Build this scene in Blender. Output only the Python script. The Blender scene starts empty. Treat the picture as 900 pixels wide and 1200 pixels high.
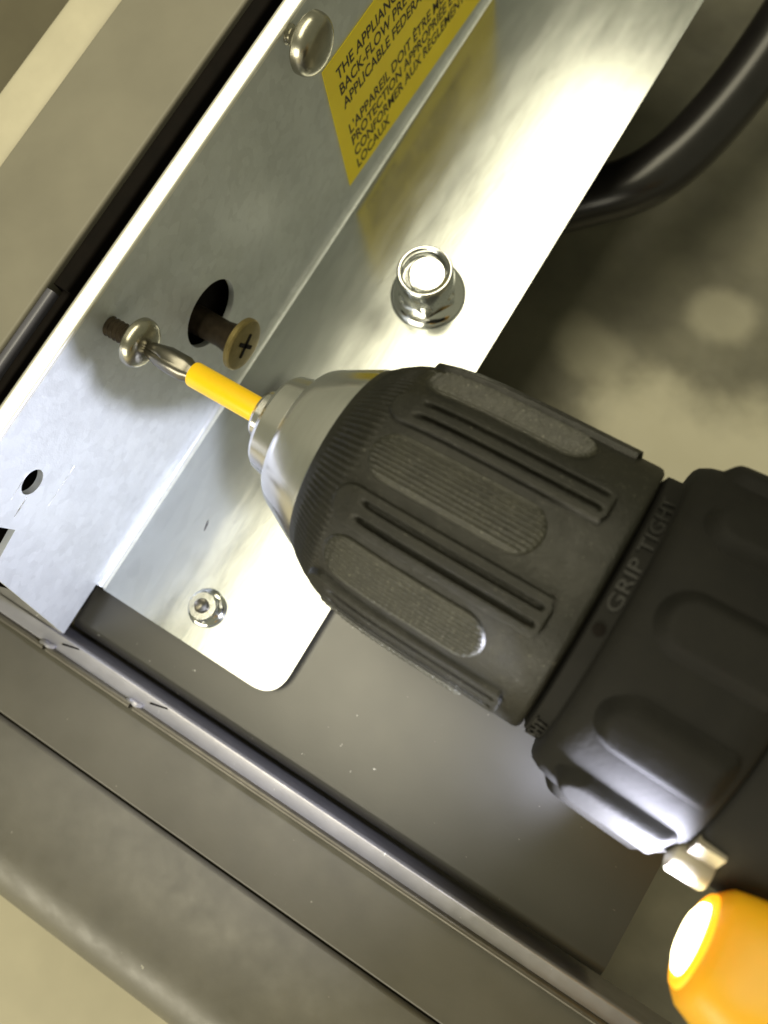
import bpy, bmesh, math, random
from mathutils import Vector, Matrix
random.seed(7)
S = 0.001                      # every length below is in millimetres
sc = bpy.context.scene
COL = sc.collection
rad = math.radians

# ------------------------------------------------------------------ camera
cam_d = bpy.data.cameras.new('camera')
cam = bpy.data.objects.new('camera', cam_d)
COL.objects.link(cam)
CR = Vector((0.8465089, 0.5200250, -0.1140031))
CD = Vector((0.4880657, -0.8435833, -0.2239623))
CF = Vector((-0.2126371, 0.1339451, -0.9679071))
CC = Vector((81.5696, 18.0553, 175.4847))
M = Matrix.Identity(4)
for i, v in enumerate((CR, -CD, -CF)):
    for k in range(3):
        M[k][i] = v[k]
M.translation = CC * S
cam.matrix_world = M
cam_d.sensor_fit = 'VERTICAL'
cam_d.sensor_height = 24
cam_d.sensor_width = 18
cam_d.lens = 1050 / 1200 * 24
cam_d.clip_start = 0.005
cam_d.clip_end = 50
cam_d.dof.use_dof = True
cam_d.dof.focus_distance = 0.148
cam_d.dof.aperture_fstop = 12
sc.camera = cam

# ------------------------------------------------------------------ world and lamps
w = bpy.data.worlds.new('World')
sc.world = w
w.use_nodes = True
bg = w.node_tree.nodes['Background']
bg.inputs[0].default_value = (.97, 0.95, 0.62, 1)
bg.inputs[1].default_value = 0.24


def lamp(name, typ, loc, power, color, **kw):
    d = bpy.data.lights.new(name, typ)
    d.energy = power
    d.color = color
    for k, v in kw.items():
        setattr(d, k, v)
    o = bpy.data.objects.new(name, d)
    o.location = Vector(loc) * S
    COL.objects.link(o)
    return o


# the warm ceiling panel of the room, 0.6 m over the work
AX0, AX1, AY0, AY1, AZ = -158, 62, -175, 600, 600
lamp('ceiling_lamp', 'AREA', ((AX0 + AX1) / 2, (AY0 + AY1) / 2, AZ), 3.0, (1.0, 0.92, 0.66),
     shape='RECTANGLE', size=(AX1 - AX0) * S, size_y=(AY1 - AY0) * S)
# added low fill, unseen, brightening the cover's rounded edge and the drill sides
sl = lamp('side_fill', 'AREA', (-60, -900, 260), 7.0, (1.0, .93, .72), shape='RECTANGLE', size=.7, size_y=.35)
sl.rotation_euler = (rad(76), 0, 0)

sc.view_settings.view_transform = 'Standard'
sc.view_settings.look = 'None'
sc.view_settings.exposure = 0.15
sc.view_settings.gamma = 1
sc.view_settings.use_curve_mapping = False


# ------------------------------------------------------------------ materials
def mat(name, c, rough=0.5, metal=0.0, vary=0.12, scale=0.15, bump=0.0, bscale=2.0, rvary=0.0,
        speck=None, spangle=0, emit=None, estr=0.0, coat=0.0, c2=None, stretch=None, spec=None, sss=0.0):
    """c base colour; vary / scale = slow mottling (cycles per mm); bump = fine relief in mm; speck = (colour, amount, scale) dust"""
    m = bpy.data.materials.new(name)
    m.use_nodes = True
    nt = m.node_tree
    N, L = nt.nodes, nt.links
    b = N['Principled BSDF']
    tc = N.new('ShaderNodeTexCoord')
    mp = N.new('ShaderNodeMapping')
    mp.inputs['Scale'].default_value = (1000, 1000, 1000)
    if stretch:
        mp.inputs['Scale'].default_value = tuple(1000 * q for q in stretch)
    L.new(tc.outputs['Object'], mp.inputs['Vector'])

    def noise(s, det=4, r=0.55):
        n = N.new('ShaderNodeTexNoise')
        n.inputs['Scale'].default_value = s
        n.inputs['Detail'].default_value = det
        n.inputs['Roughness'].default_value = r
        L.new(mp.outputs['Vector'], n.inputs['Vector'])
        return n.outputs['Fac']

    def ramp(src, a, bb, lo, hi):
        r = N.new('ShaderNodeMapRange')
        r.inputs['From Min'].default_value = a
        r.inputs['From Max'].default_value = bb
        r.inputs['To Min'].default_value = lo
        r.inputs['To Max'].default_value = hi
        L.new(src, r.inputs['Value'])
        return r.outputs['Result']

    def mix(f, a, bb):
        x = N.new('ShaderNodeMix')
        x.data_type = 'RGBA'
        for sock, v in ((0, f), (6, a), (7, bb)):
            if hasattr(v, 'links'):
                L.new(v, x.inputs[sock])
            elif sock == 0:
                x.inputs[0].default_value = v
            else:
                x.inputs[sock].default_value = (*v, 1)
        return x.outputs[2]
    dark = tuple(q * (1 - vary) for q in c)
    light = tuple(min(1, q * (1 + vary)) for q in (c2 or c))
    col = mix(ramp(noise(scale, 5), 0.3, 0.7, 0, 1), dark, light)
    if speck:
        sf = ramp(noise(speck[2], 2), speck[1], speck[1] + 0.06, 0, 1)
        col = mix(sf, col, speck[0])
    if spangle:
        vo = N.new('ShaderNodeTexVoronoi')
        vo.inputs['Scale'].default_value = .55
        vo.inputs['Randomness'].default_value = 1
        wv = N.new('ShaderNodeVectorMath')
        wv.operation = 'ADD'
        nn = N.new('ShaderNodeTexNoise')
        nn.inputs['Scale'].default_value = .8
        L.new(mp.outputs['Vector'], nn.inputs['Vector'])
        L.new(mp.outputs['Vector'], wv.inputs[0])
        L.new(nn.outputs['Color'], wv.inputs[1])
        L.new(wv.outputs[0], vo.inputs['Vector'])
        sp_ = N.new('ShaderNodeSeparateColor')
        L.new(vo.outputs['Color'], sp_.inputs[0])
        col = mix(ramp(sp_.outputs[0], 0, 1, 0, spangle), col, tuple(q * .25 for q in c))
    L.new(col, b.inputs['Base Color'])
    b.inputs['Metallic'].default_value = metal
    b.inputs['Roughness'].default_value = rough
    if rvary:
        L.new(ramp(noise(scale * 3, 5), 0.3, 0.7, rough - rvary, rough + rvary), b.inputs['Roughness'])
    if spec is not None:
        b.inputs['Specular IOR Level'].default_value = spec
    b.inputs['Coat Weight'].default_value = coat
    b.inputs['Coat Roughness'].default_value = 0.2
    if sss:
        b.inputs['Subsurface Weight'].default_value = sss
        b.inputs['Subsurface Radius'].default_value = (1, .6, .15)
        b.inputs['Subsurface Scale'].default_value = 0.006
    if bump:
        bp = N.new('ShaderNodeBump')
        bp.inputs['Strength'].default_value = 1
        bp.inputs['Distance'].default_value = bump * S
        L.new(noise(bscale, 3, 0.6), bp.inputs['Height'])
        L.new(bp.outputs['Normal'], b.inputs['Normal'])
    if emit:
        b.inputs['Emission Color'].default_value = (*emit, 1)
        b.inputs['Emission Strength'].default_value = estr
    m.diffuse_color = (*c, 1)
    return m


MT = {
    'zinc_wall': mat('zinc_wall', (.60, .63, .64), .36, .35, vary=.06, scale=.10, bump=.05, bscale=.8, rvary=.05, spangle=.14),
    'zinc_base': mat('zinc_base', (.53, .55, .54), .18, .92, vary=.05, scale=.10, bump=.004, bscale=1.2, rvary=.025, stretch=(1, .22, 1), spangle=.10),
    'zinc_lip': mat('zinc_lip', (.75, .74, .68), .35, .55, vary=.05),
    'rail': mat('rail_zinc', (.34, .335, .36), .34, .6, vary=.10, scale=.12, bump=.008, bscale=.8, rvary=.06, speck=((.7, .7, .75), .74, .9)),
    'bead': mat('bronze_bead', (.09, .082, .065), .36, .5, vary=.15, scale=.2, rvary=.05),
    'black_paint': mat('black_satin_paint', (.030, .028, .021), .30, 0, vary=.12, scale=.05, bump=.008, bscale=2.0, rvary=.012,
                       speck=((.5, .48, .4), .735, .6), spec=.85),
    'cover': mat('taupe_cover_paint', (.082, .076, .058), .42, 0, vary=.14, scale=.05, bump=.014, bscale=1.1, rvary=.08,
                 speck=((.4, .38, .3), .755, .55)),
    'cover_edge': mat('taupe_cover_edge', (.10, .093, .071), .44, 0, vary=.16, scale=.08, bump=.02, bscale=.9, rvary=.08, speck=((.4, .38, .3), .765, .5)),
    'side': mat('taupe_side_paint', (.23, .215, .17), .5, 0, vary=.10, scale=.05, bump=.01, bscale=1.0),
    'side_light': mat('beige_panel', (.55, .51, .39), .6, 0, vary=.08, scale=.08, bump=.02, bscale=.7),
    'matt_black': mat('flat_black', (.0045, .003, .002), .8, 0, vary=.3, scale=.3, spec=.15),
    'floor': mat('beige_floor', (.50, .46, .34), .6, 0, vary=.10, scale=.03, bump=.02, bscale=.5),
    'dark_floor': mat('mottled_tray', (.15, .143, .105), .65, 0, vary=.35, scale=.035, bump=.05, bscale=.4, rvary=.1),
    'letter': mat('raised_letter', (.006, .0056, .0045), .55, 0, vary=.3, scale=1),
    'lit_edge': mat('lit_edge_grey', (.13, .13, .16), .35, .2, vary=.08),
    'brown': mat('shaded_floor_brown', (.11, .098, .062), .6, 0, vary=.15, scale=.05),
    'lit_patch': mat('pale_patch', (.34, .32, .24), .9, 0, vary=.2, scale=.08),
    'rubber': mat('black_rubber', (.0095, .0092, .006), .44, 0, vary=.3, scale=.15, bump=.11, bscale=3.2, rvary=.08,
                  speck=((.30, .29, .24), .70, 4.5), spec=.42),
    'pad_rubber': mat('paler_pad_rubber', (.024, .0235, .0155), .40, 0, vary=.3, scale=.3, bump=.10, bscale=3.5, rvary=.08,
                      speck=((.34, .33, .27), .66, 4.5), spec=.55),  # pads slightly paler than the sleeve rubber
    'collar': mat('black_collar_plastic', (.0050, .0046, .0034), .74, 0, vary=.3, scale=.2, bump=.05, bscale=1.8, spec=.28),
    'hose': mat('black_hose', (.012, .011, .011), .28, 0, vary=.2, scale=.1),
    'steel': mat('turned_steel', (.82, .81, .80), .20, 1, vary=.04, scale=.3, bump=.004, bscale=3, stretch=(3, .3, .3)),
    'screw': mat('screw_zinc', (.40, .385, .32), .27, 1, vary=.12, scale=.5, bump=.01, bscale=1.2),
    'brass': mat('dull_yellow_zinc', (.24, .19, .075), .42, .75, vary=.2, scale=.6, bump=.02, bscale=1.2),
    'rust': mat('dark_shank', (.045, .034, .022), .4, .6, vary=.3, scale=.8),
    'bright_nut': mat('bright_zinc', (.70, .71, .70), .14, 1, vary=.06, scale=.4, bump=.01, bscale=1.0),
    'bit_steel': mat('grey_bit_steel', (.20, .19, .165), .3, 1, vary=.15, scale=.5),
    'bit_yellow': mat('yellow_sleeve', (.95, .60, .006), .32, 0, vary=.04, scale=.3),
    'label': mat('yellow_label', (.98, .76, .008), .5, 0, vary=.05, scale=.1, bump=.01, bscale=.6),
    'ink': mat('black_ink', (.03, .022, .008), .6, 0, vary=.2, scale=.5),
    'scratch': mat('bright_scratch', (.9, .9, .9), .2, 1, vary=.02),
    'scratch_dull': mat('worn_paint', (.26, .25, .21), .4, .3, vary=.2, scale=1),
    'scuff': mat('dark_scuff', (.06, .06, .07), .6, 0, vary=.3, scale=1),
    'gear': mat('grey_gear_case', (.34, .31, .25), .45, .2, vary=.1, scale=.2, bump=.02, bscale=1),
    'yellow_body': mat('yellow_housing', (.80, .43, .012), .45, 0, vary=.06, scale=.1, bump=.02, bscale=1.5, sss=.15),
    'lens': mat('lit_lens', (.9, .8, .5), .3, 0, vary=.01, emit=(1.0, .86, .45), estr=9),
    'bezel': mat('painted_halo', (.8, .35, .01), .4, 0, vary=.02, emit=(1.0, .42, .015), estr=1.2),  # ring emits by itself to paint the lamp's halo
}


tn = MT['steel'].node_tree
tg = tn.nodes.new('ShaderNodeTangent')
tg.direction_type = 'RADIAL'
tg.axis = 'X'
tn.links.new(tg.outputs[0], tn.nodes['Principled BSDF'].inputs['Tangent'])
tn.nodes['Principled BSDF'].inputs['Anisotropic'].default_value = .8
tn.nodes['Principled BSDF'].inputs['Anisotropic Rotation'].default_value = .25
# pools of light on the floor painted into the tray colour as ragged patches
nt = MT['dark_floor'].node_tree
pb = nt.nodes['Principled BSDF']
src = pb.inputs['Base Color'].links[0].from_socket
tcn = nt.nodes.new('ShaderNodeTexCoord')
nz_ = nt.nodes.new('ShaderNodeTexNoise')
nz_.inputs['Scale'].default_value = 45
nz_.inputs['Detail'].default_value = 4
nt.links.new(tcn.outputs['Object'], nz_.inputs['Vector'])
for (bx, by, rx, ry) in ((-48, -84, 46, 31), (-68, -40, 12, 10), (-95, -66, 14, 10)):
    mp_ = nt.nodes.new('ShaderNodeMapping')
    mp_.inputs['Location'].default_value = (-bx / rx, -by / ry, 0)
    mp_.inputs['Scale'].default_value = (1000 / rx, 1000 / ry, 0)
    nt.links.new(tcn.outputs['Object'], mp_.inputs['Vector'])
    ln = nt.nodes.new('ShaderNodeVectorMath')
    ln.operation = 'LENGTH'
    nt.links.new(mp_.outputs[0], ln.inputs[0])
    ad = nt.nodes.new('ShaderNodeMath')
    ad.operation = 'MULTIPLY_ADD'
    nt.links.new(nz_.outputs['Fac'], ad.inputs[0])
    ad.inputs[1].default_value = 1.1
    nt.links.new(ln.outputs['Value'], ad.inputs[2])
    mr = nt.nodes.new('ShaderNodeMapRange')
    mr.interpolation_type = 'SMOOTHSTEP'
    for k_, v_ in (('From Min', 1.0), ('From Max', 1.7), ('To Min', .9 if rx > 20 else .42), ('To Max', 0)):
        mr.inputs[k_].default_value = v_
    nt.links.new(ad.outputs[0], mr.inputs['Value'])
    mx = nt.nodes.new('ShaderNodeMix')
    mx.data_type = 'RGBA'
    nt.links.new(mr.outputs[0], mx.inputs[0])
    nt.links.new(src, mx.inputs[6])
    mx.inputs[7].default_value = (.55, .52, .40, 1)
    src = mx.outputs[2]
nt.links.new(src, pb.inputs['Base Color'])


# ------------------------------------------------------------------ mesh helpers (millimetres in, metres out)
def link(name, bm, material, parent=None, smooth=35, loc=(0, 0, 0)):
    bmesh.ops.remove_doubles(bm, verts=bm.verts, dist=1e-4)
    bmesh.ops.recalc_face_normals(bm, faces=bm.faces)
    for v in bm.verts:
        v.co = v.co * S
    me = bpy.data.meshes.new(name)
    bm.to_mesh(me)
    bm.free()
    me.materials.append(MT[material])
    if smooth:
        me.shade_smooth()
        me.set_sharp_from_angle(angle=rad(smooth))
    o = bpy.data.objects.new(name, me)
    COL.objects.link(o)
    o.location = Vector(loc) * S
    if parent:
        o.parent = parent
    return o


def tag(o, label, cat=None, group=None, kind=None):
    o['label'] = label
    if cat:
        o['category'] = cat
    if group:
        o['group'] = group
    if kind:
        o['kind'] = kind
    return o


def thing(name, loc, label, cat, group=None):
    o = bpy.data.objects.new(name, None)
    o.empty_display_size = .01
    COL.objects.link(o)
    o.location = Vector(loc) * S
    return tag(o, label, cat, group)


def extrude(pts, axis, a, b, bm=None):
    """closed 2-D outline swept along an axis; axis x: (y,z), axis y: (x,z), axis z: (x,y)"""
    bm = bm or bmesh.new()

    def P(u, v, t):
        return {'x': (t, u, v), 'y': (u, t, v), 'z': (u, v, t)}[axis]
    A = [bm.verts.new(P(u, v, a)) for u, v in pts]
    B = [bm.verts.new(P(u, v, b)) for u, v in pts]
    n = len(pts)
    for i in range(n):
        bm.faces.new((A[i], A[(i + 1) % n], B[(i + 1) % n], B[i]))
    bm.faces.new(A)
    bm.faces.new(B[::-1])
    return bm


def fillet(pts, r, seg=5):
    """round the corners of an outline; r a number or one per corner"""
    out = []
    n = len(pts)
    for i, p in enumerate(pts):
        rr = r[i] if isinstance(r, (list, tuple)) else r
        p = Vector(p)
        a = (Vector(pts[i - 1]) - p)
        b = (Vector(pts[(i + 1) % n]) - p)
        if rr <= 0:
            out.append(tuple(p))
            continue
        la, lb = a.length, b.length
        a.normalize()
        b.normalize()
        ang = a.angle(b)
        d = min(rr / math.tan(ang / 2), .49 * la, .49 * lb)
        for k in range(seg + 1):
            t = k / seg
            q = (p + a * d) * (1 - t) ** 2 + p * 2 * t * (1 - t) + (p + b * d) * t ** 2
            out.append(tuple(q))
    return out


def revolve(prof, n=64, fn=None, bm=None, axis='x', c=(0, 0, 0), cap=True):
    """prof = [(t, r)...] along the axis"""
    bm = bm or bmesh.new()
    rings = []
    for t, r in prof:
        ring = []
        for k in range(n):
            a = 2 * math.pi * k / n
            q = r + (fn(t, a) if fn else 0)
            s, co = math.sin(a) * q, math.cos(a) * q
            p = (t, s, co) if axis == 'x' else (s, co, t)
            ring.append(bm.verts.new((p[0] + c[0], p[1] + c[1], p[2] + c[2])))
        rings.append(ring)
    for A, B in zip(rings, rings[1:]):
        for k in range(n):
            bm.faces.new((A[k], A[(k + 1) % n], B[(k + 1) % n], B[k]))
    if cap:
        bm.faces.new(rings[0])
        bm.faces.new(rings[-1][::-1])
    return bm


def tube(points, r, n=16, bm=None):
    bm = bm or bmesh.new()
    P = [Vector(p) for p in points]
    rings = []
    up = Vector((0, 0, 1))
    for i, p in enumerate(P):
        t = (P[min(i + 1, len(P) - 1)] - P[max(i - 1, 0)]).normalized()
        u = t.cross(up)
        if u.length < 1e-3:
            u = Vector((1, 0, 0))
        u.normalize()
        v = u.cross(t)
        rr = r[i] if isinstance(r, (list, tuple)) else r
        rings.append([bm.verts.new(p + (u * math.cos(2 * math.pi * k / n) + v * math.sin(2 * math.pi * k / n)) * rr) for k in range(n)])
    for A, B in zip(rings, rings[1:]):
        for k in range(n):
            bm.faces.new((A[k], A[(k + 1) % n], B[(k + 1) % n], B[k]))
    bm.faces.new(rings[0])
    bm.faces.new(rings[-1][::-1])
    return bm


def spline(ctrl, n=12):
    out = []
    P = [Vector(c) for c in ctrl]
    P = [2 * P[0] - P[1]] + P + [2 * P[-1] - P[-2]]
    for i in range(1, len(P) - 2):
        for k in range(n):
            t = k / n
            a, b, c, d = P[i - 1:i + 3]
            out.append(.5 * ((2 * b) + (c - a) * t + (2 * a - 5 * b + 4 * c - d) * t * t + (3 * b - a - 3 * c + d) * t ** 3))
    out.append(P[-2])
    return out


def plate_with_holes(outline, holes, thick):
    """flat plate in local u,v with real holes, thickness along local w (0..thick)"""
    cu = bpy.data.curves.new('tmp', 'CURVE')
    cu.dimensions = '2D'
    cu.fill_mode = 'BOTH'
    cu.extrude = thick / 2
    for loop in [outline] + holes:
        s = cu.splines.new('POLY')
        s.points.add(len(loop) - 1)
        for q, (u, v) in zip(s.points, loop):
            q.co = (u, v, 0, 1)
        s.use_cyclic_u = True
    o = bpy.data.objects.new('tmp', cu)
    COL.objects.link(o)
    dg = bpy.context.evaluated_depsgraph_get()
    me = bpy.data.meshes.new_from_object(o.evaluated_get(dg))
    bm = bmesh.new()
    bm.from_mesh(me)
    bpy.data.objects.remove(o)
    bpy.data.curves.remove(cu)
    bpy.data.meshes.remove(me)
    return bm


def circle(cu, cv, r, n=32):
    return [(cu + r * math.cos(2 * math.pi * k / n), cv + r * math.sin(2 * math.pi * k / n)) for k in range(n)]


def text_bm(s, height, width=None, thick=.04, bold=0):
    """lettering in local x (reading) / y (up), scaled to cap height and, if given, total width"""
    cu = bpy.data.curves.new('tmp', 'FONT')
    cu.body = s
    cu.extrude = .02
    cu.offset = bold
    cu.resolution_u = 3
    o = bpy.data.objects.new('tmp', cu)
    COL.objects.link(o)
    dg = bpy.context.evaluated_depsgraph_get()
    me = bpy.data.meshes.new_from_object(o.evaluated_get(dg))
    bm = bmesh.new()
    bm.from_mesh(me)
    bpy.data.objects.remove(o)
    bpy.data.curves.remove(cu)
    bpy.data.meshes.remove(me)
    x0 = min(v.co.x for v in bm.verts)
    x1 = max(v.co.x for v in bm.verts)
    k = height / .70
    kx = width / (x1 - x0) if width else k
    for v in bm.verts:
        v.co = ((v.co.x - x0) * kx, v.co.y * k, v.co.z * thick / .02)
    return bm


# ================================================================== the setting: floor and the appliance around the work
def box(x0, x1, y0, y1, z0, z1, r=0.0, axis='x'):
    if axis == 'x':
        return extrude(fillet([(y0, z0), (y1, z0), (y1, z1), (y0, z1)], r), 'x', x0, x1)
    if axis == 'y':
        return extrude(fillet([(x0, z0), (x1, z0), (x1, z1), (x0, z1)], r), 'y', y0, y1)
    return extrude(fillet([(x0, y0), (x1, y0), (x1, y1), (x0, y1)], r), 'z', z0, z1)


bm = bmesh.new()
bmesh.ops.create_grid(bm, x_segments=2, y_segments=2, size=900)
for v in bm.verts:
    v.co.z = -100
tag(link('floor', bm, 'floor'), 'beige floor below the appliance', kind='structure')

# equipment tray under the right side of the bracket
tray = thing('equipment_tray', (150, 190, -72), 'dark tray floor deep to the right of the bright bracket, with pools of light painted on', 'tray')
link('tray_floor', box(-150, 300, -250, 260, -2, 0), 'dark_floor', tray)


def blob(cx, cy, rx, ry, rot, seed, h=.5):
    rnd = random.Random(seed)
    b = bmesh.new()
    n = 36
    ph = [rnd.uniform(0, 6.28) for _ in range(4)]
    ring = []
    for k in range(n):
        a = 2 * math.pi * k / n
        q = 1 + .12 * math.sin(2 * a + ph[0]) + .1 * math.sin(3 * a + ph[1]) + .06 * math.sin(5 * a + ph[2])
        u, v = rx * q * math.cos(a), ry * q * math.sin(a)
        ring.append((cx + u * math.cos(rot) - v * math.sin(rot), cy + u * math.sin(rot) + v * math.cos(rot)))
    A = [b.verts.new((x, y, .1)) for x, y in ring]
    B = [b.verts.new((cx + (x - cx) * .8, cy + (y - cy) * .8, h)) for x, y in ring]
    for k in range(n):
        b.faces.new((A[k], A[(k + 1) % n], B[(k + 1) % n], B[k]))
    b.faces.new(B)
    return b


# ---- side panels of the cabinet, left of the bracket
sp = thing('cabinet_side_panel', (-31, 80, 40), 'flat taupe painted cabinet side panel left of the black gap', 'panel')
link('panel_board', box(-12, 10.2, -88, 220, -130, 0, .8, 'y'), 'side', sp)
link('lit_edge_bar', box(9.6, 11.9, -88, -38.5, -8, -.7, 1.0, 'y'), 'lit_edge', sp)  # added bar, its bluish colour paints light caught on the panel edge
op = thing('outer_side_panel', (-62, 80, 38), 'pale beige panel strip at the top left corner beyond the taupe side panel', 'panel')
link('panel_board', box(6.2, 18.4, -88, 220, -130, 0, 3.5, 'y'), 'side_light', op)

ac = thing('shaded_floor', (-120, 80, 10), 'dark brown block painting the shaded floor in the very top left corner', 'shade_block')  # floor in shade, built as a dark brown block
link('shaded_floor_top', box(-60, 63.5, -88, 220, -100, 0, 2, 'y'), 'brown', ac)
fo = thing('gap_shade', (-11, 60, 20), 'black strip painting the shade deep in the gap behind the bright metal edge', 'filler')  # black fill put in to keep the gap as dark as its shade
link('shade_strip', box(-7.5, 5, -68, 200, -60, 4, 1.5, 'y'), 'matt_black', fo)
link('shade_lip', box(-9.6, -6.2, -17.2, 200, 0, 19.3, 1.0, 'y'), 'matt_black', fo)
link('shade_lip', box(-7.9, -6.2, -68, -17.2, 0, 18.2, .6, 'y'), 'matt_black', fo)
bp_ = thing('backing_board', (-4, 60, 20), 'dark board behind the bracket wall seen through its holes', 'board')
link('board', box(-1.4, .4, -66, 200, -17, 33, 0, 'y'), 'matt_black', bp_)

# ---- base tray: black plate, metal rail with a rolled bead and lance tabs
bt = thing('base_frame', (40, -12, -3), 'black satin base plate with a zinc rail and rolled edge along its lower side', 'frame')
prof = [(58, 0), (3.3, 0)] + [(3.3 - 2.0 * math.sin(a), -2.0 + 2.0 * math.cos(a)) for a in [rad(q) for q in range(15, 91, 15)]] + \
       [(1.3, -16), (2.5, -16), (2.5, -3), (58, -3)]
link('base_plate', extrude(prof, 'x', -41.8, 81), 'black_paint', bt, 50)
rail_p = fillet([(-4.0, 2.6), (-.9, 3.0), (-.6, 2.2), (-.6, -14), (-1.4, -14), (-1.4, 2.0), (-4.0, 1.6)], [.2, .6, .2, 0, 0, .2, .2], 3)
link('rail', extrude(rail_p, 'x', -120, 120), 'rail', bt, 40)
link('rail_flange', box(-120, -41.4, -.75, 8, 2.1, 2.7), 'rail', bt)
segs = [(-120, -43.2, -.35), (-42.2, -20.6, 0.0), (-19.6, 120, 0.25)]
for i, (a, b_, dz) in enumerate(segs):
    pts = []
    n = 14
    for k in range(n + 1):
        pts.append((a + (b_ - a) * k / n, -4.75, 2.2 + dz))
    link('rolled_edge', tube(pts, .85, 12), 'bead', bt)
for x in (-42.7, -20.1):
    pts = spline([(x - 1.6, -4.3, 2.3), (x - .4, -3.9, 3.2), (x + .9, -4.0, 3.3), (x + 1.9, -3.6, 2.6)], 5)
    link('lance_tab', tube(pts, [.25] + [.55] * (len(pts) - 2) + [.2], 8), 'rail', bt)
    link('lance_slit', extrude([(x + 3.0, -2.5), (x + 6.8, -1.45), (x + 6.6, -1.2), (x + 3.0, -2.1)], 'z', 2.6, 3.12), 'matt_black', bt)

# ---- front cover below the rail
fc = thing('front_cover', (40, -40, -4), 'taupe front cover in two long bands with a rounded outer edge', 'cover')
link('upper_band', extrude(fillet([(22.6, 0), (6.6, 0), (6.6, -6), (22.6, -6)], [.4, .7, 0, 0]), 'x', -120, 90), 'cover', fc)
link('groove_strip', extrude([(6.6, -2.0), (5.8, -2.0), (5.8, -6), (6.6, -6)], 'x', -120, 90), 'matt_black', fc)
R = 14.0
prof = [(5.8, -6), (5.8, -.6), (5.2, 0), (-12.5, -.4)] + \
       [(-12.5 - R * math.sin(rad(a)), -.4 - R + R * math.cos(rad(a))) for a in range(10, 91, 8)] + [(-26.5, -90), (-25, -90), (-25, -14), (-10, -6)]
link('lower_band', extrude(prof, 'x', -120, 90), 'cover_edge', fc, 60)

# ================================================================== the galvanised bracket
br = thing('steel_bracket', (0, 60, 0), 'shiny galvanised steel angle bracket with a bright upper edge', 'bracket')
WT = 1.2     # wall from x = -1.2 to 0
outline = [(-12.4 - 60, .9), (170, .9), (170, 56.0), (-1.0 - 60, 56.0)]
outline = [(-12.2 - 60, 1.5), (200, 1.5), (200, 56.0), (-.7 - 60, 56.0), (-3.2 - 60, 44.5), (2.9 - 60, 45.2), (3.7 - 60, 38.5), (-4.5 - 60, 37.2)]
bmw = plate_with_holes(outline, [circle(11.95 - 60, 42.35, 2.35), circle(55.2 - 60, 24.3, 7.0, 48)], WT)
for v in bmw.verts:
    u, q, t = v.co
    v.co = (t - WT / 2, u, q)
link('wall_panel', bmw, 'zinc_wall', br, 30)
# the bend
pr_ = []
for k in range(7):
    a = rad(180 + 90 * k / 6)
    pr_.append((1.5 + 1.5 * math.cos(a), 1.5 + 1.5 * math.sin(a)))
inner = pr_
outer = [(1.5 + 2.7 * math.cos(rad(180 + 90 * k / 6)), 1.5 + 2.7 * math.sin(rad(180 + 90 * k / 6))) for k in range(7)]
link('bend', extrude(inner + outer[::-1], 'y', -60.5, 180), 'zinc_wall', br, 40)
# base flange with its rounded corner
out2 = fillet([(1.5, -60.5), (43.9, -60.5), (43.5, 180), (1.5, 180)], [0, 5.5, 0, 0], 8)
bmf = extrude(out2, 'z', -1.2, 0)
bmesh.ops.remove_doubles(bmf, verts=bmf.verts, dist=1e-4)
ed = [e for e in bmf.edges if all(abs(v.co.z) < 1e-6 for v in e.verts)]
bmesh.ops.bevel(bmf, geom=ed, offset=.25, segments=2, affect='EDGES')
link('base_flange', bmf, 'zinc_base', br, 30)
# hemmed top edge, leaning slightly inward
hem = fillet([(.05, 55.6), (.15, 56.4), (-2.5, 57.05), (-2.9, 56.2), (-2.8, 54.2), (-1.2, 54.2), (-1.2, 55.6)], [.1, .45, .55, .3, 0, 0, 0], 4)
link('top_edge', extrude(hem, 'y', -62, 200), 'zinc_lip', br, 40)
# scratches and a dark scuff
def streak(p, q, wd, nrm, m, name, par=None):
    p, q = Vector(p), Vector(q)
    d = (q - p).normalized()
    n = Vector(nrm)
    s = d.cross(n) * wd
    b = bmesh.new()
    k = 5
    T, U = [], []
    for i in range(k + 1):
        t = i / k
        f = math.sin(math.pi * (.08 + .84 * t)) * (.7 + .3 * random.random())
        c = p + (q - p) * t
        T.append((b.verts.new(c + s * f + n * .006), b.verts.new(c - s * f + n * .006), b.verts.new(c + n * .03)))
    for A, B in zip(T, T[1:]):
        b.faces.new((A[0], B[0], B[2], A[2]))
        b.faces.new((A[2], B[2], B[1], A[1]))
    link(name, b, m, par or br)
streak((0, 17.6 - 60, 34.4), (0, 9.6 - 60, 34.2), .10, (1, 0, 0), 'scratch', 'scratch')
streak((0, 9.4 - 60, 41.3), (0, 5.6 - 60, 41.0), .28, (1, 0, 0), 'scratch', 'scratch')
streak((0, 12.6 - 60, 45.0), (0, 8.0 - 60, 44.6), .10, (1, 0, 0), 'scratch', 'scratch')
streak((12.3, 22.6 - 60, 0), (12.8, 20.2 - 60, 0), .28, (0, 0, 1), 'scuff', 'scuff_mark')

for (x0, y0), (x1, y1), wd in (((33, -45.5), (50, -47.0), .05),):
    hz_ = -.4 if y0 < -34 else 0
    streak((x0 - 40, y0 + 40, hz_), (x1 - 40, y1 + 40, hz_), wd, (0, 0, 1), 'scratch_dull', 'scratch', fc)
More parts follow.
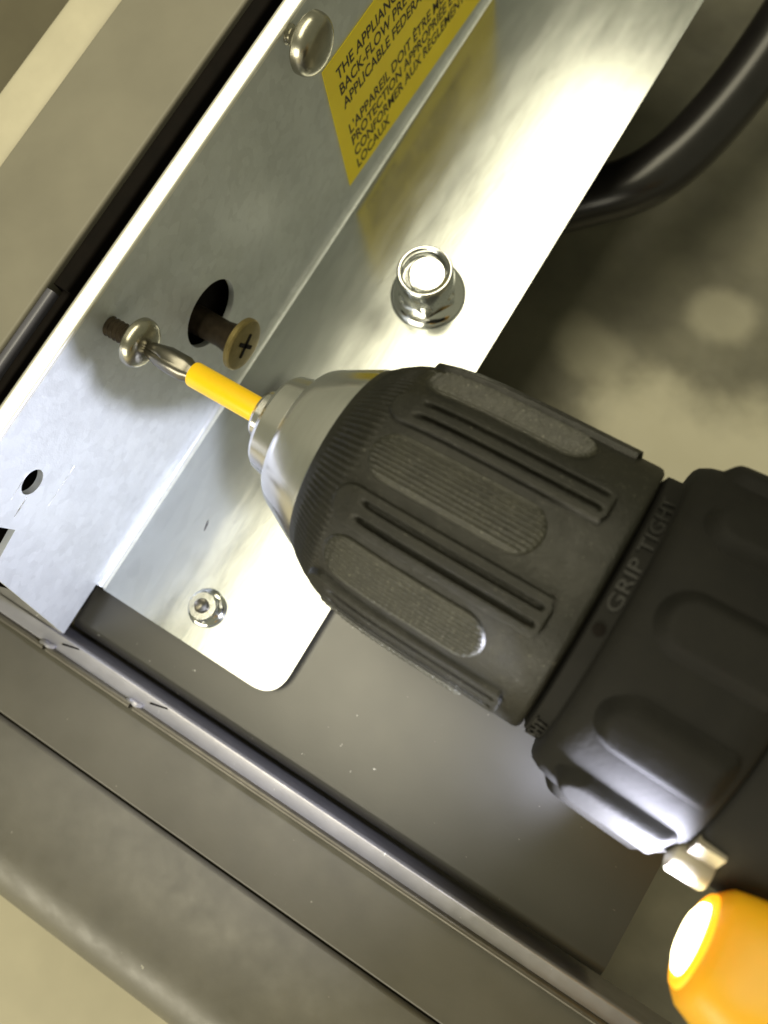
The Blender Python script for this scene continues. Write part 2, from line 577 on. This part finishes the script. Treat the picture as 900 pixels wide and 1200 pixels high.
# ---- yellow caution label
lb = thing('caution_label', (0, 130, 22), 'yellow caution label with black bilingual back-flow text on the bracket wall', 'label')
bml = bmesh.new()
ny, nz = 24, 8
g = [[bml.verts.new((.06, -30.4 + 62 * i / ny - .3 * (1 - j / nz), -16.6 - 4.6 * i / ny * .75 + (34.4 + .9 * i / ny) * j / nz)) for j in range(nz + 1)] for i in range(ny + 1)]
for i in range(ny):
    for j in range(nz):
        bml.faces.new((g[i][j], g[i + 1][j], g[i + 1][j + 1], g[i][j + 1]))
r_ = bmesh.ops.extrude_face_region(bml, geom=list(bml.faces))
for v in [q for q in r_['geom'] if isinstance(q, bmesh.types.BMVert)]:
    v.co.x += .12
link('label_sheet', bml, 'label', lb, 40)
LINES = [('THE APPLIANCE MUST HAVE A', 33.75), ('BACK-FLOW PREVENTER PER', 29.8), ('APPLICABLE FEDERAL CODES', 25.8),
         ("L'APPAREIL DOIT \u00caTRE MUNI", 18.3), ('PROTECTION APPROPRI\u00c9E ET', 14.6), ('CONFORMER AUX R\u00c8GLEMENTS', 10.8), ('LOCAUX', 7.0)]
ref = None
for s, z in LINES:
    b = text_bm(s, 2.75, bold=.016)
    for v in b.verts:
        u, q, t = v.co
        v.co = (.19 + (.02 if t > 0 else -.01), 103.1 - 130 + u * .80, z - 22 + q - .030 * u)
    link('lettering', b, 'ink', lb, 0)

# ================================================================== fasteners
def dome(t0, r, h, n=10):
    """profile of a pan head sitting from t0 outwards"""
    out = [(t0, r * .93), (t0 + h * .12, r)]
    for k in range(n + 1):
        a = math.pi / 2 * k / n
        out.append((t0 + h * .3 + h * .7 * math.sin(a), max(.02, r * (math.cos(a) ** .55))))
    return out


def cross_recess(bmx, t, r, d=1.2):
    pass


def screw(name, loc, label, cat, r, h, shank_r, shank_l, m, ms, thread=True, group=None):
    t = thing(name, loc, label, cat, group)
    link('head', revolve(dome(0, r, h), 40), m, t, 40)
    # threaded shank towards -x
    prof = []
    x = -shank_l
    k = 0
    while x < 0:
        prof.append((x, shank_r * (1.0 if k % 2 else .80)))
        x += .42
        k += 1
    prof.append((0, shank_r * .9))
    link('shank', revolve(prof, 20), ms, t, 60)
    return t


def phillips(t, x, size, m='matt_black'):
    for a in (20, 110):
        b = extrude(fillet([(-size, -size * .17), (size, -size * .17), (size, size * .17), (-size, size * .17)], size * .1, 2), 'x', x - .5, x)
        bmesh.ops.rotate(b, verts=b.verts, cent=(0, 0, 0), matrix=Matrix.Rotation(rad(a), 3, 'X'))
        link('drive_cross', b, m, t, 0)  # black cross painted for the shade inside the screw recess


s1 = screw('pan_head_screw', (5.2, 39.4, 49.3), 'backed-out silvery pan head screw at the tip of the driver bit', 'screw', 4.15, 2.7, 1.75, 8, 'screw', 'rust', group='screws in the bracket wall')
s2 = screw('pan_head_screw', (3.4, 94.6, 54.4), 'large shiny pan head screw beside the yellow caution label', 'screw', 5.0, 3.4, 1.7, 4.4, 'screw', 'screw', group='screws in the bracket wall')
s3 = thing('flat_head_screw', (7.6, 53.4, 22.3), 'brassy flat cross-head screw standing out of the big dark hole', 'screw', 'screws in the bracket wall')
link('head', revolve([(-2.0, 2.2), (-.9, 4.6), (-.5, 5.2), (.35, 5.25), (.65, 5.0), (.8, 4.2), (.85, .02)], 44), 'brass', s3, 35)
link('shank', revolve([(-14, 2.7), (-10, 2.8), (-4, 2.7), (-1.6, 3.2)], 20), 'rust', s3)
phillips(s3, .95, 2.5)


def hexring(af, z0, z1, bm=None, ch=.6):
    bm = bm or bmesh.new()
    R_ = af / 2 / math.cos(math.pi / 6)
    rings = []
    n = 72
    for z, k in ((z0, 1), (z1 - ch, 1), (z1, .93)):
        ring = []
        for i in range(n):
            a = 2 * math.pi * i / n + rad(12)
            aa = ((a + math.pi / 6) % (math.pi / 3)) - math.pi / 6
            q = min(af / 2 / math.cos(aa), R_ * .985)
            if k < 1:
                q = min(q, af / 2 * .97)
            ring.append(bm.verts.new((q * math.sin(a), q * math.cos(a), z)))
        rings.append(ring)
    for A, B in zip(rings, rings[1:]):
        for i in range(n):
            bm.faces.new((A[i], A[(i + 1) % n], B[(i + 1) % n], B[i]))
    bm.faces.new(rings[0])
    bm.faces.new(rings[-1][::-1])
    return bm


n1 = thing('flange_nut', (26.3, 87.6, 0), 'large bright collared flange nut on the bracket base above the chuck', 'nut', 'nuts on the bracket base')
link('flange', revolve([(0, 7.9), (.5, 8.0), (1.0, 7.8), (2.2, 6.6)], 56, axis='z'), 'bright_nut', n1, 50)
link('hex_body', hexring(11.6, 1.2, 6.2, ch=1.2), 'bright_nut', n1, 25)
link('collar', revolve([(4.8, 6.0), (7.0, 5.95), (10.2, 5.75), (10.7, 5.45), (10.75, 5.0), (10.4, 4.6), (9.2, 4.4), (8.6, 4.35), (8.6, .02)], 56, axis='z'), 'bright_nut', n1, 50)
link('stud', revolve([(8.0, 3.9), (9.5, 3.9), (9.9, 3.5), (9.9, .02)], 40, axis='z'), 'bright_nut', n1, 40).rotation_euler.y = rad(3.4)
n2 = thing('flange_nut', (22.4, 7.4, 0), 'small flange nut on the pale lower corner of the bracket base', 'nut', 'nuts on the bracket base')
link('flange', revolve([(0, 3.9), (.35, 4.0), (.7, 3.8), (1.2, 3.3)], 40, axis='z'), 'bright_nut', n2, 50)
link('hex_body', hexring(5.6, .7, 3.6, ch=.6), 'bright_nut', n2, 25)
link('stud', revolve([(2.0, 1.5), (4.2, 1.5), (4.5, 1.3), (4.2, .8), (4.0, .02)], 24, axis='z'), 'bit_steel', n2, 40)

# ================================================================== hoses in the tray
hs = thing('drain_hose', (60, 180, -25), 'thick black glossy hose curving under the bracket at the top right', 'hose')
hp = [(-12, 108, -44), (12, 125, -40), (36, 141, -33), (50, 152, -27), (57, 172, -23), (60, 200, -18), (60, 240, -10)]
link('hose_tube', tube([tuple(Vector(p) - Vector((60, 180, -25))) for p in spline(hp, 12)], 7.2, 28), 'hose', hs)

# ================================================================== the drill: local origin on the axis, x along it
YS, ZS = 39.31, 49.51
dr = thing('cordless_drill', (88, YS, ZS), 'black and yellow cordless drill with keyless chuck driving a screw', 'drill')
X0 = 88
# metal nose
nose1 = [(29.6, 2.4), (29.7, 3.5), (30.2, 3.9), (31.6, 4.0), (31.9, 4.3), (32.3, 6.6), (32.5, 7.3), (33.1, 7.8), (36.3, 8.6), (36.7, 8.35), (37.4, 8.3)]
nose2 = [(36.9, 7.5), (36.9, 9.6), (37.1, 10.5), (37.7, 11.1), (38.4, 11.55), (44.6, 14.75), (45.6, 14.9), (46.2, 14.6)]
np_ = link('nose_ring', revolve([(t - X0, r) for t, r in nose1], 96), 'steel', dr, 24)
link('nose_cone', revolve([(t - X0, r) for t, r in nose2], 96), 'steel', dr, 24)
# rubber sleeve
SP = [(44.6, 13.6), (44.9, 14.7), (45.6, 15.2), (47, 16.1), (49, 17.35), (51, 18.2), (54, 18.95), (57, 19.4), (61, 19.75), (68, 20.0), (78, 20.2), (84.4, 20.35), (85.2, 20.2), (85.5, 19.6), (85.5, 17.5)]


def sr(x):
    for (a, ra), (b, rb) in zip(SP, SP[1:]):
        if a <= x <= b:
            return ra + (rb - ra) * (x - a) / (b - a) if b > a else ra
    return SP[-1][1]


def teeth(t, a):
    x = t + X0
    if 46.2 < x < 51.8:
        f = min(1, (x - 46.2) / .7, (51.8 - x) / 1.6)
        return .16 * f * math.sin(a * 120)
    return 0


xs = [44.6, 44.9, 45.3, 45.7] + [46.2 + .35 * k for k in range(18)] + [53 + 1.4 * k for k in range(22)] + [84.4, 85.0, 85.4]
slv = link('chuck_sleeve', revolve([(x - X0, sr(x) if x > 44.7 else 13.6) for x in xs] + [(85.5 - X0, 17.5)], 960, fn=teeth), 'rubber', dr, 50)


def patch(x0, x1, th, height, profile, nu=70, nv=60, square_end=False, mode='pad'):
    """raised stadium patch on the sleeve round theta 0, shell sunk .3 into the sleeve"""
    b = bmesh.new()
    rm = 19.8
    hw = rad(th) * rm
    rows = []
    for j in range(nv + 1):
        v = -1 + 2 * j / nv
        e = hw * (1 - math.sqrt(max(0, 1 - v * v)))
        a0 = x0 + e
        a1 = x1 - (min(e, .8) if square_end else e)
        row = []
        for i in range(nu + 1):
            t = i / nu
            # denser near the ends
            t = .5 - .5 * math.cos(math.pi * t) * (1 - .35 * math.sin(math.pi * t) ** 2)
            x = a0 + (a1 - a0) * t
            s = v * hw
            # distance to the stadium edge
            dx0 = x - (x0 + hw)
            d = hw - math.hypot(min(0, dx0), s)
            if square_end:
                d = min(d, x1 - x)
            else:
                dx1 = x - (x1 - hw)
                d = min(d, hw - math.hypot(max(0, dx1), s))
            h = profile(x, s, max(0, d), hw)
            if j in (0, nv) or i in (0, nu):
                h = -.35
            q = sr(x) + h
            a = s / rm
            row.append(b.verts.new((x - X0, q * math.sin(a), q * math.cos(a))))
        rows.append(row)
    for A, B in zip(rows, rows[1:]):
        for i in range(nu):
            b.faces.new((A[i], A[i + 1], B[i + 1], B[i]))
    return b


def sm(a, b, x):
    t = max(0, min(1, (x - a) / (b - a)))
    return t * t * (3 - 2 * t)


def pad_prof(x, s, d, hw):
    # recessed rim, then a field of fine lengthwise ridges
    edge = sm(0, .35, d)
    ridge = .5 + .5 * math.cos(2 * math.pi * s / .66)
    cut = .75 + .25 * math.cos(2 * math.pi * x / .9)
    f = sm(.3, .8, d)
    return -.3 + edge * .65 + f * (.36 * ridge * cut)


def rib_prof(x, s, d, hw):
    # raised stadium holding two long grooves with a rib between
    edge = sm(0, .5, d)
    g = sm(.25, .6, abs(s) - .35) * sm(.3, .65, 1.95 - abs(s)) * sm(55.0, 56.2, x + abs(s) * .2) * sm(0, .7, 80.8 - x)
    return -.3 + edge * 1.15 - g * 1.0


pad = link('grip_pad', patch(52.0, 76.8, 10.6, 0, pad_prof, 80, 120), 'pad_rubber', slv, 60)
rib = link('grip_rib', patch(50.6, 82.0, 8.8, 0, rib_prof, 90, 64, True), 'rubber', slv, 60)
for k in range(8):
    for src, off in ((pad, 0), (rib, 22.0)):
        o = src if (k == 0) else src.copy()
        if k:
            COL.objects.link(o)
            o.parent = slv
        o.rotation_euler.x = -rad(45 * k + off)

# lettered ring between sleeve and collar
ring = link('lettered_ring', revolve([(85.5 - X0, 16.5), (85.7 - X0, 18.9), (86.1 - X0, 19.75), (88.6 - X0, 19.9), (88.9 - X0, 18)], 160), 'collar', dr, 40)
for start in (-9.5, -114.0, 110):
    b = text_bm('GRIP TIGHT', 1.75, 17.6, .10)
    for v in b.verts:
        u, q, t = v.co
        a = rad(start) + u / 19.85
        rr = 19.9 + (.3 if t > 0 else -.1)
        v.co = (88.15 - X0 - q, rr * math.sin(a), rr * math.cos(a))
    link('lettering', b, 'letter', ring, 0)
    dot = revolve([(19.6, .8), (20.05, .8), (20.1, .6), (20.1, .02)], 20, axis='z')
    o = link('dot_mark', dot, 'matt_black', ring, 40, (87.25 - X0, 0, 0))
    o.rotation_euler.x = -rad(start - 7.5)

# clutch collar with its raised lobes
CP = [(88.4, 19.0), (88.5, 22.0), (88.9, 22.6), (90.2, 23.3), (92.5, 23.9), (98, 24.3), (104, 24.6), (107.5, 24.7), (108.2, 24.2), (108.4, 21)]
col = link('clutch_collar', revolve([(t - X0, r) for t, r in CP], 128), 'collar', dr, 45)


def lobe_patch(x0, x1, th):
    b = bmesh.new()
    rm = 24.3
    hw = rad(th) * rm
    nu, nv = 40, 28
    rows = []
    for j in range(nv + 1):
        v = -1 + 2 * j / nv
        e = hw * (1 - math.sqrt(max(0, 1 - v * v)))
        row = []
        for i in range(nu + 1):
            x = (x0 + e) + (x1 - e * .6 - (x0 + e)) * i / nu
            s = v * hw
            d = min(hw - math.hypot(min(0, x - x0 - hw), s), x1 - x)
            h = 1.9 * sm(0, 2.6, max(0, d)) - .35
            if j in (0, nv) or i in (0, nu):
                h = -.5
            base = 24.7
            for (a, ra), (c, rc) in zip(CP, CP[1:]):
                if a <= x <= c:
                    base = ra + (rc - ra) * (x - a) / (c - a)
            q = base + h
            row.append(b.verts.new((x - X0, q * math.sin(s / rm), q * math.cos(s / rm))))
        rows.append(row)
    for A, B in zip(rows, rows[1:]):
        for i in range(nu):
            b.faces.new((A[i], A[i + 1], B[i + 1], B[i]))
    return b


lob = link('collar_rib', lobe_patch(90.6, 108.0, 11.5), 'collar', col, 60)
for k in range(11):
    o = lob if k == 0 else lob.copy()
    if k:
        COL.objects.link(o)
        o.parent = col
    o.rotation_euler.x = -rad(30 - 32.73 * k)

# gear case, its screw bosses, motor housing
gc = link('gear_case', revolve([(108.3 - X0, 19), (108.6 - X0, 23.4), (109.2 - X0, 24.0), (122 - X0, 25.2), (124 - X0, 24)], 96), 'collar', dr, 40)
for a in (-69, 21, 111, 201):
    # lit stretch of the gear case painted as a pale lug, with a screw boss
    arc = [(24.9 * math.sin(rad(a + q)), 24.9 * math.cos(rad(a + q))) for q in range(-4, 14, 2)]
    arc2 = [(22.0 * math.sin(rad(a + q)), 22.0 * math.cos(rad(a + q))) for q in range(12, -5, -2)]
    lug = link('lit_lug', extrude(arc + arc2, 'x', 108.8 - X0, 112.4 - X0), 'gear', dr, 40)
    b = revolve([(107.6 - X0, 1.6), (107.8 - X0, 2.0), (108.2 - X0, 2.15), (112.2 - X0, 2.2), (112.6 - X0, 2.0)], 28, c=(0, 25.0 * math.sin(rad(a)), 25.0 * math.cos(rad(a))))
    link('screw_boss', b, 'gear', lug, 40)
hb = revolve([(120.4 - X0, 20), (120.6 - X0, 25.6), (121.6 - X0, 26.6), (123 - X0, 28.4), (126 - X0, 30), (150 - X0, 31), (185 - X0, 30.5), (200 - X0, 28), (206 - X0, 22), (208 - X0, 8), (208.3 - X0, .02)], 96)
link('motor_housing', hb, 'yellow_body', dr, 40)
# grip, foot and lamp pod hang from the housing towards the near lower corner
H = Vector((0, -.95, .31)).normalized()
W_ = Vector((0, .31, .95)).normalized()


def loft(sections, n=36, e=3.2):
    """sections = [(distance along H, x centre, half x, half w)]"""
    b = bmesh.new()
    rings = []
    for t, xc, hx, hw in sections:
        ring_ = []
        for k in range(n):
            a = 2 * math.pi * k / n
            c, s = math.cos(a), math.sin(a)
            u = hx * math.copysign(abs(c) ** (2 / e), c)
            q = hw * math.copysign(abs(s) ** (2 / e), s)
            ring_.append(b.verts.new(H * t + W_ * q + Vector((xc + u - X0, 0, 0))))
        rings.append(ring_)
    for A, B in zip(rings, rings[1:]):
        for k in range(n):
            b.faces.new((A[k], A[(k + 1) % n], B[(k + 1) % n], B[k]))
    b.faces.new(rings[0])
    b.faces.new(rings[-1][::-1])
    return b


link('grip', loft([(26, 158, 19, 15), (42, 160, 17, 14.5), (62, 164, 16, 14.5), (88, 169, 17, 15), (100, 170, 20, 15)], e=2.6), 'collar', dr, 50)
link('foot', loft([(99.5, 170, 33, 24), (101, 170, 37, 27), (106, 170, 38, 28), (116, 170, 38, 28), (121, 170, 36, 27), (123, 170, 33, 24)], 48, 5), 'yellow_body', dr, 50)
PT, PW = 32.0, -.4          # the lamp pod just behind the collar


def ell(t, x, hn, hw, e=2.6, n=48):
    out = []
    for k in range(n):
        a = 2 * math.pi * k / n
        c, s = math.cos(a), math.sin(a)
        out.append(H * (t + hn * math.copysign(abs(c) ** (2 / e), c)) + W_ * (PW + hw * math.copysign(abs(s) ** (2 / e), s)) + Vector((x - X0, 0, 0)))
    return out


def skin(rings):
    b = bmesh.new()
    V = [[b.verts.new(p) for p in r] for r in rings]
    n = len(V[0])
    for A, B in zip(V, V[1:]):
        for k in range(n):
            b.faces.new((A[k], A[(k + 1) % n], B[(k + 1) % n], B[k]))
    b.faces.new(V[0])
    b.faces.new(V[-1][::-1])
    return b


pod = link('lamp_pod', skin([ell(PT, 114.4, 5.4, 4.6), ell(PT, 114.7, 6.2, 5.3), ell(PT, 115.8, 7.3, 6.2), ell(PT + .2, 119.2, 8.4, 7.4),
                             ell(PT - 2, 127.2, 10, 10), ell(PT - 8, 145.2, 16, 14), ell(PT - 10, 165.2, 17, 15)]), 'yellow_body', dr, 60)
link('halo_bezel', skin([ell(PT, 114.6, 5.9, 5.0, 2.2), ell(PT, 114.1, 5.7, 4.8, 2.2), ell(PT, 113.8, 5.1, 4.2, 2.2), ell(PT, 114.1, 4.5, 3.7, 2.2)]), 'bezel', pod, 60)
link('lamp_lens', skin([ell(PT, 114.2, 4.5, 3.6, 2.2), ell(PT, 113.6, 4.3, 3.4, 2.2), ell(PT, 113.1, 3.2, 2.6, 2.2), ell(PT, 112.9, 1.2, 1.1, 2.2)]), 'lens', pod, 60)
lp = Vector((88, YS, ZS)) + H * PT + Vector((111.9 - X0, 0, 0))
led = lamp('drill_lamp', 'SPOT', lp, .84, (.80, .82, 1.0), shadow_soft_size=.0022, spot_size=rad(146), spot_blend=1)
led.rotation_euler = (Vector((0, 26, 38)) - lp).to_track_quat('-Z', 'Y').to_euler()

# ---- the bit
bt_ = thing('driver_bit', (24, YS, ZS), 'steel driver bit with a bright yellow sleeve gripped in the chuck', 'bit')
link('bit_sleeve', revolve([(-7.4, 1.6), (-7.3, 1.95), (-7.0, 2.05), (8.0, 2.05)], 40), 'bit_yellow', bt_, 40)
b = bmesh.new()
rings = []
secs = [(-16.5, .8, 0), (-15.6, 1.45, 0), (-13.6, 1.95, .0), (-12.4, 2.05, 1), (-8.8, 2.05, 1), (-8.0, 1.7, 1), (-7.2, 1.5, 1)]
for t, r, k in secs:
    ring_ = []
    for q in range(48):
        a = 2 * math.pi * q / 48
        f = 1 - (.30 * (1 - abs(math.cos(2 * a)) ** .6) if k == 0 else .05 * (1 - abs(math.cos(3 * a))))
        ring_.append(b.verts.new((t, r * f * math.sin(a + .4), r * f * math.cos(a + .4))))
    rings.append(ring_)
for A, B in zip(rings, rings[1:]):
    for q in range(48):
        b.faces.new((A[q], A[(q + 1) % 48], B[(q + 1) % 48], B[q]))
b.faces.new(rings[0])
b.faces.new(rings[-1][::-1])
link('bit_shaft', b, 'bit_steel', bt_, 30)
